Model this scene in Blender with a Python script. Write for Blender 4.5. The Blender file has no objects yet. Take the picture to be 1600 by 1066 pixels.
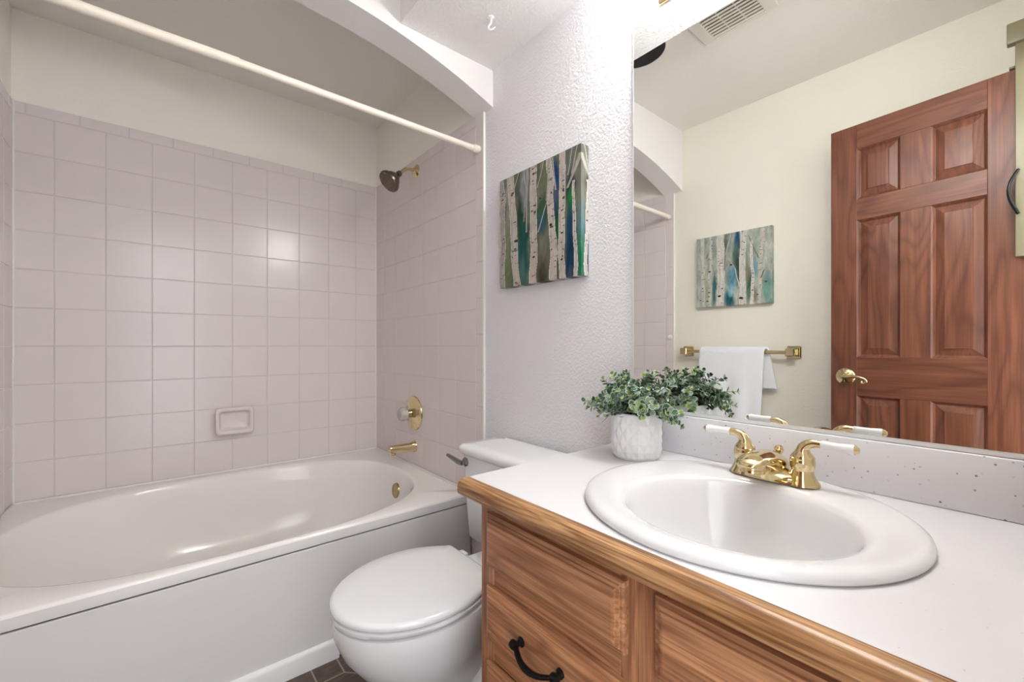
import bpy, bmesh, math, random
import numpy as np
from mathutils import Vector, Matrix
PI = math.pi
random.seed(7)
S = bpy.context.scene
COL = S.collection

# ------------------------------------------------------------------ camera
CAM = Vector((2.582, -1.049, 1.077))
cd = bpy.data.cameras.new('camera'); cam = bpy.data.objects.new('camera', cd); COL.objects.link(cam)
cam.location = CAM
cam.rotation_euler = (PI/2, 0, math.radians(50.4))
cd.sensor_width = 36; cd.lens = 36*670/1600
cd.shift_y = 7/1600
cd.clip_start = 0.005; cd.clip_end = 50
S.camera = cam
# ------------------------------------------------------------------ world, exposure
w = bpy.data.worlds.new('world'); S.world = w; w.use_nodes = True
bgn = w.node_tree.nodes['Background']
bgn.inputs[0].default_value = (.90, 0.95, 1.0, 1); bgn.inputs[1].default_value = 1.6
S.view_settings.view_transform = 'Standard'; S.view_settings.look = 'None'
S.view_settings.gamma = 1; S.view_settings.use_curve_mapping = False
S.view_settings.exposure = 1.34
GLOBE = 27.0
FILL = 5.0
ld = bpy.data.lights.new('added_fill_light', 'POINT'); ld.energy = FILL; ld.shadow_soft_size = 0.30; ld.color = (.93, .96, 1)  # unseen fill lamp added beyond the doorway to brighten the room
lo = bpy.data.objects.new('added_fill_light', ld); COL.objects.link(lo); lo.location = (3.15, -0.95, 1.95)

# ------------------------------------------------------------------ dims
W = 1.50; XR = 2.585; HC = 2.42; ZS = 2.192; ZT = 0.444

# ------------------------------------------------------------------ materials
def mat(name, col, rough=.5, metal=0.0, spec=.5, coat=0.0, trans=0, ior=1.45):
    m = bpy.data.materials.new(name); m.use_nodes = True
    b = m.node_tree.nodes['Principled BSDF']
    b.inputs['Base Color'].default_value = (*col, 1)
    b.inputs['Roughness'].default_value = rough
    b.inputs['Metallic'].default_value = metal
    b.inputs['Specular IOR Level'].default_value = spec
    b.inputs['Coat Weight'].default_value = coat
    b.inputs['Transmission Weight'].default_value = trans
    b.inputs['IOR'].default_value = ior
    return m
def nd(m, t, **k):
    n = m.node_tree.nodes.new(t)
    for a, v in k.items(): setattr(n, a, v)
    return n
def lk(m, a, b): m.node_tree.links.new(a, b)
def B(m): return m.node_tree.nodes['Principled BSDF']
def coords(m, scale=(1, 1, 1)):
    tc = nd(m, 'ShaderNodeTexCoord'); mp = nd(m, 'ShaderNodeMapping')
    mp.inputs['Scale'].default_value = scale
    lk(m, tc.outputs['Object'], mp.inputs['Vector']); return mp.outputs['Vector']
def noise(m, v, scale, detail=2, rough=.5, dist=0):
    n = nd(m, 'ShaderNodeTexNoise'); n.inputs['Scale'].default_value = scale
    n.inputs['Detail'].default_value = detail; n.inputs['Roughness'].default_value = rough
    n.inputs['Distortion'].default_value = dist
    lk(m, v, n.inputs['Vector']); return n.outputs['Fac']
def ramp(m, fac, stops):
    r = nd(m, 'ShaderNodeValToRGB'); e = r.color_ramp.elements
    e[0].position, e[0].color = stops[0][0], (*stops[0][1], 1)
    e[1].position, e[1].color = stops[-1][0], (*stops[-1][1], 1)
    for p, c in stops[1:-1]:
        x = e.new(p); x.color = (*c, 1)
    lk(m, fac, r.inputs['Fac']); return r.outputs['Color']
def bump(m, h, strength, dist):
    b = nd(m, 'ShaderNodeBump'); b.inputs['Strength'].default_value = strength
    b.inputs['Distance'].default_value = dist
    lk(m, h, b.inputs['Height']); lk(m, b.outputs['Normal'], B(m).inputs['Normal'])
def math_(m, op, a, b=None, c=None):
    n = nd(m, 'ShaderNodeMath', operation=op)
    for i, x in enumerate((a, b, c)):
        if x is None: continue
        if isinstance(x, (int, float)): n.inputs[i].default_value = x
        else: lk(m, x, n.inputs[i])
    return n.outputs[0]
def mixc(m, f, a, b, bt='MIX'):
    n = nd(m, 'ShaderNodeMix', data_type='RGBA', blend_type=bt)
    for i, x in ((0, f), (6, a), (7, b)):
        if isinstance(x, (int, float)): n.inputs[i].default_value = x
        elif isinstance(x, tuple): n.inputs[i].default_value = (*x, 1)
        else: lk(m, x, n.inputs[i])
    return n.outputs[2]
def srgb(r, g, b):
    f = lambda c: (c/255/12.92) if c/255 <= .04045 else ((c/255+.055)/1.055)**2.4
    return (f(r), f(g), f(b))

def plaster(name, col, s=1.0, sc=150):
    m = mat(name, col, .75, spec=.25)
    v = coords(m)
    n1 = noise(m, v, sc, 3, .5, .3)
    h = ramp(m, n1, [(0.40, (0, 0, 0)), (0.62, (1, 1, 1))])
    bump(m, h, .5*s, .002)
    return m
M = {}
M['wall'] = plaster('wall_paint_textured', srgb(234, 231, 234), 1.0, 115)
M['wall_cream'] = plaster('wall_paint_cream', srgb(240, 235, 222), .35, 90)
M['alcove'] = plaster('alcove_paint', srgb(248, 243, 234), .25, 90)
M['ceil'] = plaster('ceiling_paint', srgb(242, 238, 230), .3, 90)
M['header'] = plaster('header_paint', srgb(238, 234, 233), .3, 90)
M['soffit'] = plaster('soffit_paint', srgb(243, 240, 238), 1.0, 95)
M['tile'] = mat('glazed_tile', srgb(229, 219, 218), .20, spec=.4)
M['grout'] = mat('grout', srgb(214, 205, 204), .6)
M['caulk'] = mat('caulk', srgb(240, 234, 232), .4)
M['tub'] = mat('tub_acrylic', srgb(247, 241, 237), .12, spec=.5)
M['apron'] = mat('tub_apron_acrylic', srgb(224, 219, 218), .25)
M['porc'] = mat('porcelain', srgb(236, 235, 235), .06, spec=.5, coat=.3)
M['sink'] = mat('sink_porcelain_dimmed', srgb(222, 220, 221), .08, spec=.5, coat=.2)  # porcelain in a darker colour that stands for dimmer light on the sink
M['porc_pink'] = mat('ceramic_dish', srgb(228, 217, 216), .15)
M['white'] = mat('white_paint', srgb(238, 234, 232), .35)
M['rod'] = mat('rod_enamel', srgb(240, 230, 216), .3)
M['black'] = mat('black_metal', (.012, .011, .011), .28, .6)
M['dark'] = mat('dark_gap', (.03, .025, .025), .8)
M['brass'] = mat('polished_brass', srgb(222, 202, 158), .10, 1.0)
M['brass2'] = mat('antique_brass', srgb(170, 150, 110), .22, 1.0)
M['pewter'] = mat('dark_pewter', srgb(118, 108, 100), .25, 1.0)
M['chrome'] = mat('chrome', srgb(215, 215, 215), .1, 1.0)
M['mirror'] = mat('mirror_silver', (.93, .94, .92), 0.0, 1.0)
M['alu'] = mat('aluminium_channel', srgb(236, 236, 236), .3, .35)
M['hplast'] = mat('clear_knob', (.72, .69, .66), .08, 0, .6, trans=.4, ior=1.49)
M['creammetal'] = mat('cream_metal', srgb(132, 124, 98), .35)
M['ventw'] = mat('vent_plastic', srgb(236, 230, 218), .5)
M['soil'] = mat('soil', (.03, .022, .016), .9)
M['globe'] = bpy.data.materials.new('lamp_globe'); M['globe'].use_nodes = True
b_ = B(M['globe']); b_.inputs['Emission Color'].default_value = (.91, .945, 1, 1); b_.inputs['Emission Strength'].default_value = GLOBE

def wood(name, axis, dark, mid, light, rough=.35, freq=26, stretch=9, seed=0.0, pore=.5):
    m = mat(name, mid, rough)
    v0 = coords(m)
    ad = nd(m, 'ShaderNodeVectorMath', operation='ADD'); ad.inputs[1].default_value = (seed, seed*1.7, seed*.6)
    lk(m, v0, ad.inputs[0])
    def mapped(cross, along):
        sc = [cross]*3; sc[axis] = along
        mp = nd(m, 'ShaderNodeMapping'); mp.inputs['Scale'].default_value = sc; lk(m, ad.outputs[0], mp.inputs['Vector']); return mp.outputs['Vector']
    v = mapped(stretch, 1.15)
    n = noise(m, v, 1.15, 1.6, .42, .15)
    s = math_(m, 'SINE', math_(m, 'MULTIPLY', n, freq*4.2))
    s = math_(m, 'MULTIPLY_ADD', s, .5, .5)
    s = math_(m, 'POWER', s, .8)
    f = ramp(m, noise(m, mapped(240, 7), 1.0, 3, .6), [(.36, (0, 0, 0)), (.58, (1, 1, 1))])
    f2 = noise(m, mapped(75, 2.2), 1.0, 4, .6)
    g = noise(m, mapped(7, 1.6), 1.0, 2)
    c = ramp(m, s, [(0, dark), (.30, mid), (1, light)])
    c = mixc(m, .58, c, ramp(m, g, [(.3, mid), (.7, light)]))
    c = mixc(m, math_(m, 'MULTIPLY', ramp(m, f2, [(.38, (1, 1, 1)), (.62, (0, 0, 0))]), .45), c, dark)
    c = mixc(m, math_(m, 'MULTIPLY', math_(m, 'SUBTRACT', 1.0, f), pore), c, dark)
    lk(m, c, B(m).inputs['Base Color'])
    bump(m, f, .12, .0005)
    return m
OAK = (srgb(108, 62, 40), srgb(180, 122, 86), srgb(208, 154, 112))
M['oak_x'] = wood('oak_horizontal', 0, *OAK, freq=22)
M['oak_x2'] = wood('oak_horizontal_second', 0, *OAK, seed=3.3, freq=26)
M['oak_z'] = wood('oak_vertical', 2, *OAK, seed=1.2, freq=14)
M['oak_edge'] = wood('oak_counter_edge', 0, srgb(96, 60, 34), srgb(178, 128, 84), srgb(222, 176, 128), .3, 20, 18, 5.1, .8)
PINE = (srgb(74, 38, 26), srgb(110, 64, 46), srgb(134, 84, 62))
M['pine_z'] = wood('stained_pine_vertical', 2, *PINE, freq=16, seed=2.2, stretch=7, pore=.25)
M['pine_z2'] = wood('stained_pine_panel', 2, *PINE, freq=22, seed=7.7, stretch=6, pore=.25)
M['pine_x'] = wood('stained_pine_rail', 0, *PINE, freq=12, seed=4.0, stretch=7, pore=.25)

def laminate(name, col, spk, thr):
    m = mat(name, col, .22)
    v = coords(m)
    vn = nd(m, 'ShaderNodeTexVoronoi'); vn.inputs['Scale'].default_value = 95; lk(m, v, vn.inputs['Vector'])
    n = noise(m, v, 60, 2)
    d = math_(m, 'ADD', vn.outputs['Distance'], math_(m, 'MULTIPLY', n, .25))
    f = ramp(m, d, [(thr, (1, 1, 1)), (thr+.05, (0, 0, 0))])
    sp = nd(m, 'ShaderNodeSeparateColor'); lk(m, vn.outputs['Color'], sp.inputs[0])
    f = math_(m, 'MULTIPLY', f, math_(m, 'MULTIPLY_ADD', sp.outputs[0], 2.2, -1.0)); f = math_(m, 'MAXIMUM', f, 0.0)
    big = noise(m, v, 9, 3)
    c = mixc(m, math_(m, 'MULTIPLY', f, .8), mixc(m, big, col, tuple(x*.95 for x in col)), spk)
    lk(m, c, B(m).inputs['Base Color']); return m
M['counter'] = laminate('counter_laminate', srgb(222, 219, 221), srgb(180, 176, 178), .17)
M['splash'] = laminate('backsplash_laminate', srgb(238, 236, 240), srgb(120, 112, 112), .25)

# ------------------------------------------------------------------ mesh helpers
def root_of(o):
    while o.parent: o = o.parent
    return o
def link(name, bm, m, parent=None, loc=(0, 0, 0), smooth=True, ang=35):
    """vertices are given in world space; stored relative to the thing's origin"""
    org = Vector(root_of(parent).location) if parent else Vector(loc)
    R = root_of(parent).rotation_euler if parent else None
    for v in bm.verts: v.co -= org
    bmesh.ops.recalc_face_normals(bm, faces=bm.faces)
    me = bpy.data.meshes.new(name); bm.to_mesh(me); bm.free()
    if isinstance(m, (list, tuple)):
        for x in m: me.materials.append(x)
    else: me.materials.append(m)
    if smooth:
        me.shade_smooth()
        me.set_sharp_from_angle(angle=math.radians(ang))
    o = bpy.data.objects.new(name, me); COL.objects.link(o)
    if parent: o.parent = parent
    else: o.location = org
    return o
def tag(o, label, cat, group=None, kind=None):
    if label: o['label'] = label
    if cat: o['category'] = cat
    if group: o['group'] = group
    if kind: o['kind'] = kind
    return o
def thing(name, label, cat, loc, group=None):
    o = bpy.data.objects.new(name, None); COL.objects.link(o); o.location = loc
    o.empty_display_size = .05
    return tag(o, label, cat, group)
def struct(o): o['kind'] = 'structure'; return o
def box(bm, a, b, bev=0, seg=2, mi=0):
    t = bmesh.new() if bev else bm
    vs = [t.verts.new((x, y, z)) for x in (a[0], b[0]) for y in (a[1], b[1]) for z in (a[2], b[2])]
    fs = [(0, 1, 3, 2), (4, 6, 7, 5), (0, 4, 5, 1), (2, 3, 7, 6), (0, 2, 6, 4), (1, 5, 7, 3)]
    for f in fs:
        x = t.faces.new([vs[i] for i in f]); x.material_index = mi
    if bev:
        bmesh.ops.recalc_face_normals(t, faces=t.faces)
        bmesh.ops.bevel(t, geom=t.edges[:], offset=bev, segments=seg, profile=.5, affect='EDGES')
        merge(bm, t)
    return bm
def merge(bm, t, M4=None):
    mp = {}
    for v in t.verts: mp[v] = bm.verts.new(M4 @ v.co if M4 else v.co)
    for f in t.faces:
        try: x = bm.faces.new([mp[v] for v in f.verts]); x.material_index = f.material_index
        except ValueError: pass
    t.free()
def BOX(a, b, bev=0, seg=2): return box(bmesh.new(), a, b, bev, seg)
def frame_of(d):
    d = Vector(d).normalized()
    up = Vector((0, 0, 1)) if abs(d.z) < .95 else Vector((1, 0, 0))
    u = d.cross(up).normalized(); v = d.cross(u).normalized()
    return u, v
def loft(bm, rings, closed=True, cap0=True, cap1=True, mi=0):
    R = [[bm.verts.new(p) for p in r] for r in rings]
    n = len(R[0])
    for a, b in zip(R, R[1:]):
        for i in range(n if closed else n-1):
            f = bm.faces.new((a[i], a[(i+1) % n], b[(i+1) % n], b[i])); f.material_index = mi
    if cap0: bm.faces.new(R[0][::-1]).material_index = mi
    if cap1: bm.faces.new(R[-1]).material_index = mi
    return R
def lathe(bm, prof, o=(0, 0, 0), axis=(0, 0, 1), n=32, cap0=True, cap1=True, mi=0):
    """prof: list of (radius, distance along axis)"""
    o = Vector(o); d = Vector(axis).normalized(); u, v = frame_of(d)
    rings = []
    for r, t in prof:
        r = max(r, 1e-5)
        rings.append([o + d*t + (u*math.cos(2*PI*i/n) + v*math.sin(2*PI*i/n))*r for i in range(n)])
    loft(bm, rings, True, cap0, cap1, mi); return bm
def tube(bm, pts, rad, n=12, mi=0, flat=1.0, smooth_path=0):
    P = [Vector(p) for p in pts]
    rs = list(rad) if isinstance(rad, (list, tuple)) else [rad]*len(P)
    for _ in range(smooth_path):
        Q = [P[0]]; q = [rs[0]]
        for a, b, ra, rb in zip(P, P[1:], rs, rs[1:]):
            Q += [a*.75+b*.25, a*.25+b*.75]; q += [ra*.75+rb*.25, ra*.25+rb*.75]
        Q.append(P[-1]); q.append(rs[-1]); P, rs = Q, q
    rings = []; u = None
    for i, p in enumerate(P):
        t = (P[min(i+1, len(P)-1)] - P[max(i-1, 0)]).normalized()
        if u is None: u, v = frame_of(t)
        else:
            u = (u - t*u.dot(t)).normalized(); v = t.cross(u).normalized()
        rings.append([p + (u*math.cos(2*PI*k/n) + v*math.sin(2*PI*k/n)*flat)*rs[i] for k in range(n)])
    loft(bm, rings, mi=mi); return bm
def rrect(cx, cy, hx, hy, r, z, seg=6):
    pts = []
    for sx, sy, a0 in ((1, 1, 0), (-1, 1, 90), (-1, -1, 180), (1, -1, 270)):
        for k in range(seg+1):
            a = math.radians(a0 + 90*k/seg)
            pts.append(Vector((cx+sx*(hx-r)+r*math.cos(a), cy+sy*(hy-r)+r*math.sin(a), z)))
    return pts

# ================================================================== ROOM SHELL
T = .10
def wall_plane(name, a, b, m): return struct(link(name, BOX(a, b), m, smooth=False))
wall_plane('floor_base', (-T, -W-T, -T), (XR+1.6, T, -.012), M['dark']).name = 'floor'
bpy.data.objects['floor'].name = 'floor'
# tiled floor surface
def floor_mat():
    m = mat('floor_tile', srgb(92, 76, 66), .35)
    v = coords(m)
    sep = nd(m, 'ShaderNodeSeparateXYZ'); lk(m, v, sep.inputs[0])
    P = .150   # lattice of small squares between large octagons (rotated 45 degrees)
    x0 = math_(m, 'SUBTRACT', sep.outputs[0], 1.100); y0 = math_(m, 'SUBTRACT', sep.outputs[1], -.615)
    r = .70710678
    a = math_(m, 'DIVIDE', math_(m, 'MULTIPLY', math_(m, 'ADD', x0, y0), r), P*1.35)
    b = math_(m, 'DIVIDE', math_(m, 'MULTIPLY', math_(m, 'SUBTRACT', x0, y0), r), P*1.35)
    fa = math_(m, 'ABSOLUTE', math_(m, 'SUBTRACT', a, math_(m, 'ROUND', a)))
    fb = math_(m, 'ABSOLUTE', math_(m, 'SUBTRACT', b, math_(m, 'ROUND', b)))
    d1 = math_(m, 'ABSOLUTE', math_(m, 'SUBTRACT', math_(m, 'ADD', fa, fb), .29))      # square outline
    inside = math_(m, 'LESS_THAN', math_(m, 'ADD', fa, fb), .29)
    d2 = math_(m, 'MINIMUM', fa, fb)                                                    # octagon joints
    d2 = math_(m, 'ADD', d2, math_(m, 'MULTIPLY', inside, 1.0))
    d = math_(m, 'MINIMUM', math_(m, 'MULTIPLY', d1, .707), d2)
    g = math_(m, 'LESS_THAN', d, .0125)
    mp = nd(m, 'ShaderNodeMapping'); mp.inputs['Scale'].default_value = (70, 8, 8); lk(m, v, mp.inputs['Vector'])
    n = noise(m, mp.outputs['Vector'], 2.2, 4, .6)
    c = ramp(m, n, [(.3, srgb(70, 56, 47)), (.6, srgb(106, 89, 78)), (.85, srgb(130, 112, 98))])
    c = mixc(m, g, c, srgb(166, 152, 138))
    lk(m, c, B(m).inputs['Base Color'])
    bump(m, math_(m, 'SUBTRACT', 1.0, g), .5, .001)
    return m
M['floor'] = floor_mat()
fl = link('floor_tiles', BOX((-T, -W-T, -.012), (XR+1.6, T, 0)), M['floor'], bpy.data.objects['floor'], smooth=False)
struct(link('ceiling', BOX((-T, -W-T, HC), (XR+T, T, HC+T)), M['ceil'], smooth=False))
wb = wall_plane('wall_back', (-T, 0, 0), (XR+T, T, HC), M['wall'])
wf = wall_plane('wall_front', (-T, -W-T, 0), (XR+T, -W, HC), M['wall_cream'])
wl = wall_plane('wall_left', (-T, -W, 0), (0, 0, HC), M['alcove'])
# painted plaster above the tile inside the tub alcove (same paint as the long wall)
for nm, y0, y1, par in (('alcove_plaster', -.003, 0, wb), ('alcove_plaster', -W, -W+.003, wf)):
    link(nm, BOX((0.0, y0, 2.0), (1.07, y1, HC)), M['alcove'], par, smooth=False)
# right wall with doorway y -1.24 .. -.66
DY0, DY1, DZ = -1.245, -.655, 2.045
bm = bmesh.new()
box(bm, (XR, -W, 0), (XR+T, DY0, HC)); box(bm, (XR, DY1, 0), (XR+T, 0, HC)); box(bm, (XR, DY0, DZ), (XR+T, DY1, HC))
struct(link('wall_right', bm, M['wall_cream'], smooth=False))

# soffit over vanity
struct(link('trim_1', BOX((1.192, -.40, ZS), (XR, 0, HC)), M['soffit'], smooth=False))
# arched header
bm = bmesh.new(); n = 40; R0 = []
for i in range(n+1):
    y = -W*i/n; u_ = (y+W/2)/(W/2)
    z = 2.044 + .145*(1-abs(u_)**2)
    R0.append((y, z))
for xa in (1.069, 1.192):
    pass
vs = {}
for i, (y, z) in enumerate(R0):
    for k, x in enumerate((1.069, 1.192)):
        vs[i, k, 0] = bm.verts.new((x, y, z)); vs[i, k, 1] = bm.verts.new((x, y, HC))
for i in range(n):
    bm.faces.new((vs[i, 0, 0], vs[i+1, 0, 0], vs[i+1, 1, 0], vs[i, 1, 0]))
    bm.faces.new((vs[i, 0, 1], vs[i, 1, 1], vs[i+1, 1, 1], vs[i+1, 0, 1]))
    for k in (0, 1): bm.faces.new((vs[i, k, 0], vs[i, k, 1], vs[i+1, k, 1], vs[i+1, k, 0]))
for i in (0, n): bm.faces.new((vs[i, 0, 0], vs[i, 1, 0], vs[i, 1, 1], vs[i, 0, 1]))
struct(link('trim_2', bm, M['header'], ang=30))

# ------------------------------------------------------------------ tile surround
def tiles(frame, us, vs_, g=.0012, th=.008, seed=0):
    """frame(u, v, d) -> world point; us, vs_ lists of joint positions"""
    rnd = random.Random(seed); bm = bmesh.new()
    for u0, u1 in zip(us, us[1:]):
        for v0, v1 in zip(vs_, vs_[1:]):
            tile(bm, frame, u0, u1, v0, v1, g, th, rnd)
    return bm
def tile(bm, frame, u0, u1, v0, v1, g=.0012, th=.008, rnd=random):
    a = [(u0+g, v0+g), (u1-g, v0+g), (u1-g, v1-g), (u0+g, v1-g)]
    e = .0022; e2 = .0007
    b = [(u0+g+e2, v0+g+e2), (u1-g-e2, v0+g+e2), (u1-g-e2, v1-g-e2), (u0+g+e2, v1-g-e2)]
    c = [(u0+g+e, v0+g+e), (u1-g-e, v0+g+e), (u1-g-e, v1-g-e), (u0+g+e, v1-g-e)]
    t = [rnd.uniform(-.00001, .00001) for _ in range(4)]
    R = [[frame(*p, th-.005) for p in a], [frame(*p, th-.0008) for p in b], [frame(*p, th+t[i]) for i, p in enumerate(c)]]
    loft(bm, R, True, False, True)
P = .1555
zs = [.451 + P*i for i in range(11)]          # .451 .. 2.006
ZTOP = 2.055
fr_left = lambda u, v, d: Vector((d, u, v))
fr_back = lambda u, v, d: Vector((u, -d, v))
fr_front = lambda u, v, d: Vector((u, -W+d, v))
ys = [-1.4905, -1.378] + [-1.378+P*i for i in range(1, 9)] + [-.0095]
bm = tiles(fr_left, ys, zs, seed=1)
yb = [-1.4905, -1.458] + [-1.458+P*i for i in range(1, 9)] + [-.0095]
merge(bm, tiles(fr_left, yb, [zs[-1], ZTOP], seed=2))
t = link('tile_surround', bm, M['tile'], wl, smooth=False)
link('grout', BOX((0, -W, ZT-.05), (.0062, 0, ZTOP-.002)), M['grout'], wl, smooth=False)
xs = [.0095] + [1.084-.1585*i for i in range(6, -1, -1)]
for frm, wobj, sgn, nm in ((fr_back, wb, 0, 'a'), (fr_front, wf, 1, 'b')):
    bm = tiles(frm, xs, zs, seed=3+sgn)
    merge(bm, tiles(frm, [.0095, .06] + [.06+P*i for i in range(1, 7)] + [1.084], [zs[-1], ZTOP], seed=5+sgn))
    zc = [0.002, .155, .31] + [.36+.1525*i for i in range(0, 12)]
    zc = [z for z in zc if z < 2.0] + [ZTOP]
    merge(bm, tiles(frm, [1.084, 1.135], zc, seed=8+sgn))
    merge(bm, tiles(frm, [1.052, 1.084], [.002, .13, .29, .451], seed=9))
    link('tile_surround', bm, M['tile'], wobj, smooth=False)
    ya, yc = ((-.0062, 0) if sgn == 0 else (-W, -W+.0062))
    bm = BOX((0, ya, ZT-.05), (1.133, yc, ZTOP-.002)); box(bm, (1.051, ya, 0), (1.133, yc, ZT-.05))
    link('grout', bm, M['grout'], wobj, smooth=False)
    ye = (-.0095, 0) if sgn == 0 else (-W, -W+.0095)
    link('tile_edge', BOX((1.1345, ye[0], 0), (1.1405, ye[1], 2.046)), M['caulk'], wobj, smooth=False)
# caulk beads in the corners
for y, o in ((-.0100, wb), (-W+.0100, wf)):
    bm = tube(bmesh.new(), [(.0100, y, ZT+.008), (.0100, y, ZTOP)], .0042, 8)
    link('caulk_bead', bm, M['caulk'], o)

# baseboard in front of the tub
bm = bmesh.new()
prof = [(1.049, 0), (1.062, 0), (1.062, .053), (1.058, .062), (1.049, .066)]
loft(bm, [[Vector((x, -W+.004, z)) for x, z in prof], [Vector((x, -.565, z)) for x, z in prof]])
struct(link('baseboard_left', bm, M['white'], ang=60))

# ================================================================== BATHTUB
TX = 1.05
tub = thing('bathtub', 'large off-white oval garden bathtub set in the tiled alcove', 'bathtub', (.52, -.75, 0))
cx, cy, ax, ay = .543, -.775, .483, .683
x0, x1, y0, y1 = .0095, TX, -W+.0095, -.0095
NA = 160
angs = sorted(set([2*PI*i/NA for i in range(NA)] + [math.atan2(yy-cy, xx-cx) % (2*PI) for xx in (x0, x1) for yy in (y0, y1)]))
def rectpt(a, ins, z):
    c, s = math.cos(a), math.sin(a); k = 1e9
    if c > 1e-9: k = min(k, (x1-ins-cx)/c)
    if c < -1e-9: k = min(k, (x0+ins*.2-cx)/c)
    if s > 1e-9: k = min(k, (y1-ins*.2-cy)/s)
    if s < -1e-9: k = min(k, (y0+ins*.2-cy)/s)
    return Vector((cx+c*k, cy+s*k, z))
def sup(a, fx, fy, z, e=2.6, dy=0):
    c, s = math.cos(a), math.sin(a)
    # radial superellipse
    r = (abs(c/(ax*fx))**e + abs(s/(ay*fy))**e)**(-1/e)
    return Vector((cx+c*r, cy+dy+s*r, z))
rings = [[rectpt(a, .03, .404) for a in angs], [rectpt(a, .0, .4045) for a in angs], [rectpt(a, 0, .434) for a in angs],
         [rectpt(a, .0025, .441) for a in angs], [rectpt(a, .008, ZT) for a in angs],
         [sup(a, 1.015, 1.012, ZT+.0005) for a in angs],
         [sup(a, .998, .998, ZT-.002) for a in angs],
         [sup(a, .985, .987, ZT-.012) for a in angs], [sup(a, .972, .975, ZT-.035) for a in angs]]
for fx, fy, z, dy in ((.955, .955, .36, .004), (.93, .925, .29, .012), (.90, .885, .21, .024), (.86, .84, .145, .038), (.80, .78, .105, .048), (.70, .69, .083, .05), (.5, .5, .076, .05), (.25, .25, .073, .05), (.02, .02, .072, .05)):
    rings.append([sup(a, fx, fy, z, 2.6 if z > .2 else 2.4, dy) for a in angs])
bm = bmesh.new(); loft(bm, rings, True, False, True)
for f in bm.faces:
    c_ = f.calc_center_median()
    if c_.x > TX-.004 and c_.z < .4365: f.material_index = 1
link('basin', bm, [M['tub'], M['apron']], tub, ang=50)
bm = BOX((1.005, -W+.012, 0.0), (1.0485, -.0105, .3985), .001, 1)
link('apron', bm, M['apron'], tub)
link('gap_shade', BOX((1.0, -W+.012, .396), (1.040, -.0105, .406)), M['dark'], tub, smooth=False)  # dark-coloured strip in place of the shade inside the gap under the lip
# overflow plate on the inner end wall, and drain
ov = bmesh.new(); oc = Vector((.545, -.118, .345)); oa = Vector((0, -1, .10))
lathe(ov, [(.036, -.012), (.038, .004), (.036, .009), (.031, .011), (.029, .009), (.012, .010), (.006, .012), (.0005, .012)], oc, oa, 32)
tag(link('overflow_plate', ov, M['brass2'], tub), 'brass overflow plate', None)

bm = tube(bmesh.new(), [(1.05, -.0105, ZT+.003), (.0105, -.0105, ZT+.003), (.0105, -W+.0105, ZT+.003), (1.05, -W+.0105, ZT+.003)], .0050, 8)
link('caulk_bead', bm, M['caulk'], tub)
# shower rod
rod = thing('shower_curtain_rod', 'long cream tension rod spanning the tub opening, no curtain', 'curtain rod', (1.105, -.75, 1.895))
RZ = 1.905
bm = bmesh.new(); tube(bm, [(1.105, -.866, RZ), (1.105, -.024, RZ-.006)], .0118, 20); link('narrow_tube', bm, M['rod'], rod)
bm = bmesh.new(); tube(bm, [(1.105, -W+.03, RZ-.004), (1.105, -.864, RZ)], .0138, 20); link('wide_tube', bm, M['rod'], rod)
bm = bmesh.new(); lathe(bm, [(.0132, 0), (.0132, .004)], (1.105, -.868, RZ), (0, 1, 0), 20); link('joint_ring', bm, M['dark'], rod)
for y, s in ((-.0085, -1), (-W+.0085, 1)):
    bm = bmesh.new(); lathe(bm, [(.0155, 0), (.0165, .003), (.0165, .024), (.0145, .030)], (1.105, y, RZ-.006), (0, s, 0), 20)
    link('end_cap', bm, M['rod'], rod)

# shower head
sh = thing('wall_shower', 'dark pewter shower head on a curved brass arm, high on the tiled end wall', 'shower head', (.543, -.0085, 1.985))
bm = bmesh.new(); lathe(bm, [(.034, 0), (.034, .002), (.026, .010), (.014, .013), (.012, .016)], (.543, -.0085, 1.985), (0, -1, 0), 32); link('flange', bm, M['brass'], sh)
arm = [(.543, -.009, 1.985), (.543, -.035, 1.988), (.543, -.062, 1.984), (.543, -.085, 1.968), (.543, -.104, 1.948)]
bm = bmesh.new(); tube(bm, arm, .0095, 16, smooth_path=2); link('arm', bm, M['brass'], sh)
hd = Vector((.05, -.62, -.60)).normalized(); ho = Vector((.543, -.100, 1.952))
bm = bmesh.new()
lathe(bm, [(.010, -.004), (.014, .0), (.015, .012), (.013, .018), (.016, .024), (.026, .036), (.038, .050), (.045, .064), (.047, .070), (.054, .074), (.057, .083), (.054, .092), (.048, .094), (.044, .090), (.0005, .089)], ho, hd, 40)
head = link('spray_head', bm, M['pewter'], sh)
bm = bmesh.new(); u_, v_ = frame_of(hd)
for rr, k in ((.010, 6), (.019, 12), (.028, 18), (.035, 22)):
    for i in range(k):
        a = 2*PI*i/k
        lathe(bm, [(.0022, 0), (.0020, .0025), (.0008, .003)], ho + hd*.0895 + (u_*math.cos(a)+v_*math.sin(a))*rr, hd, 6)
link('nozzles', bm, M['brass2'], head)

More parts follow.
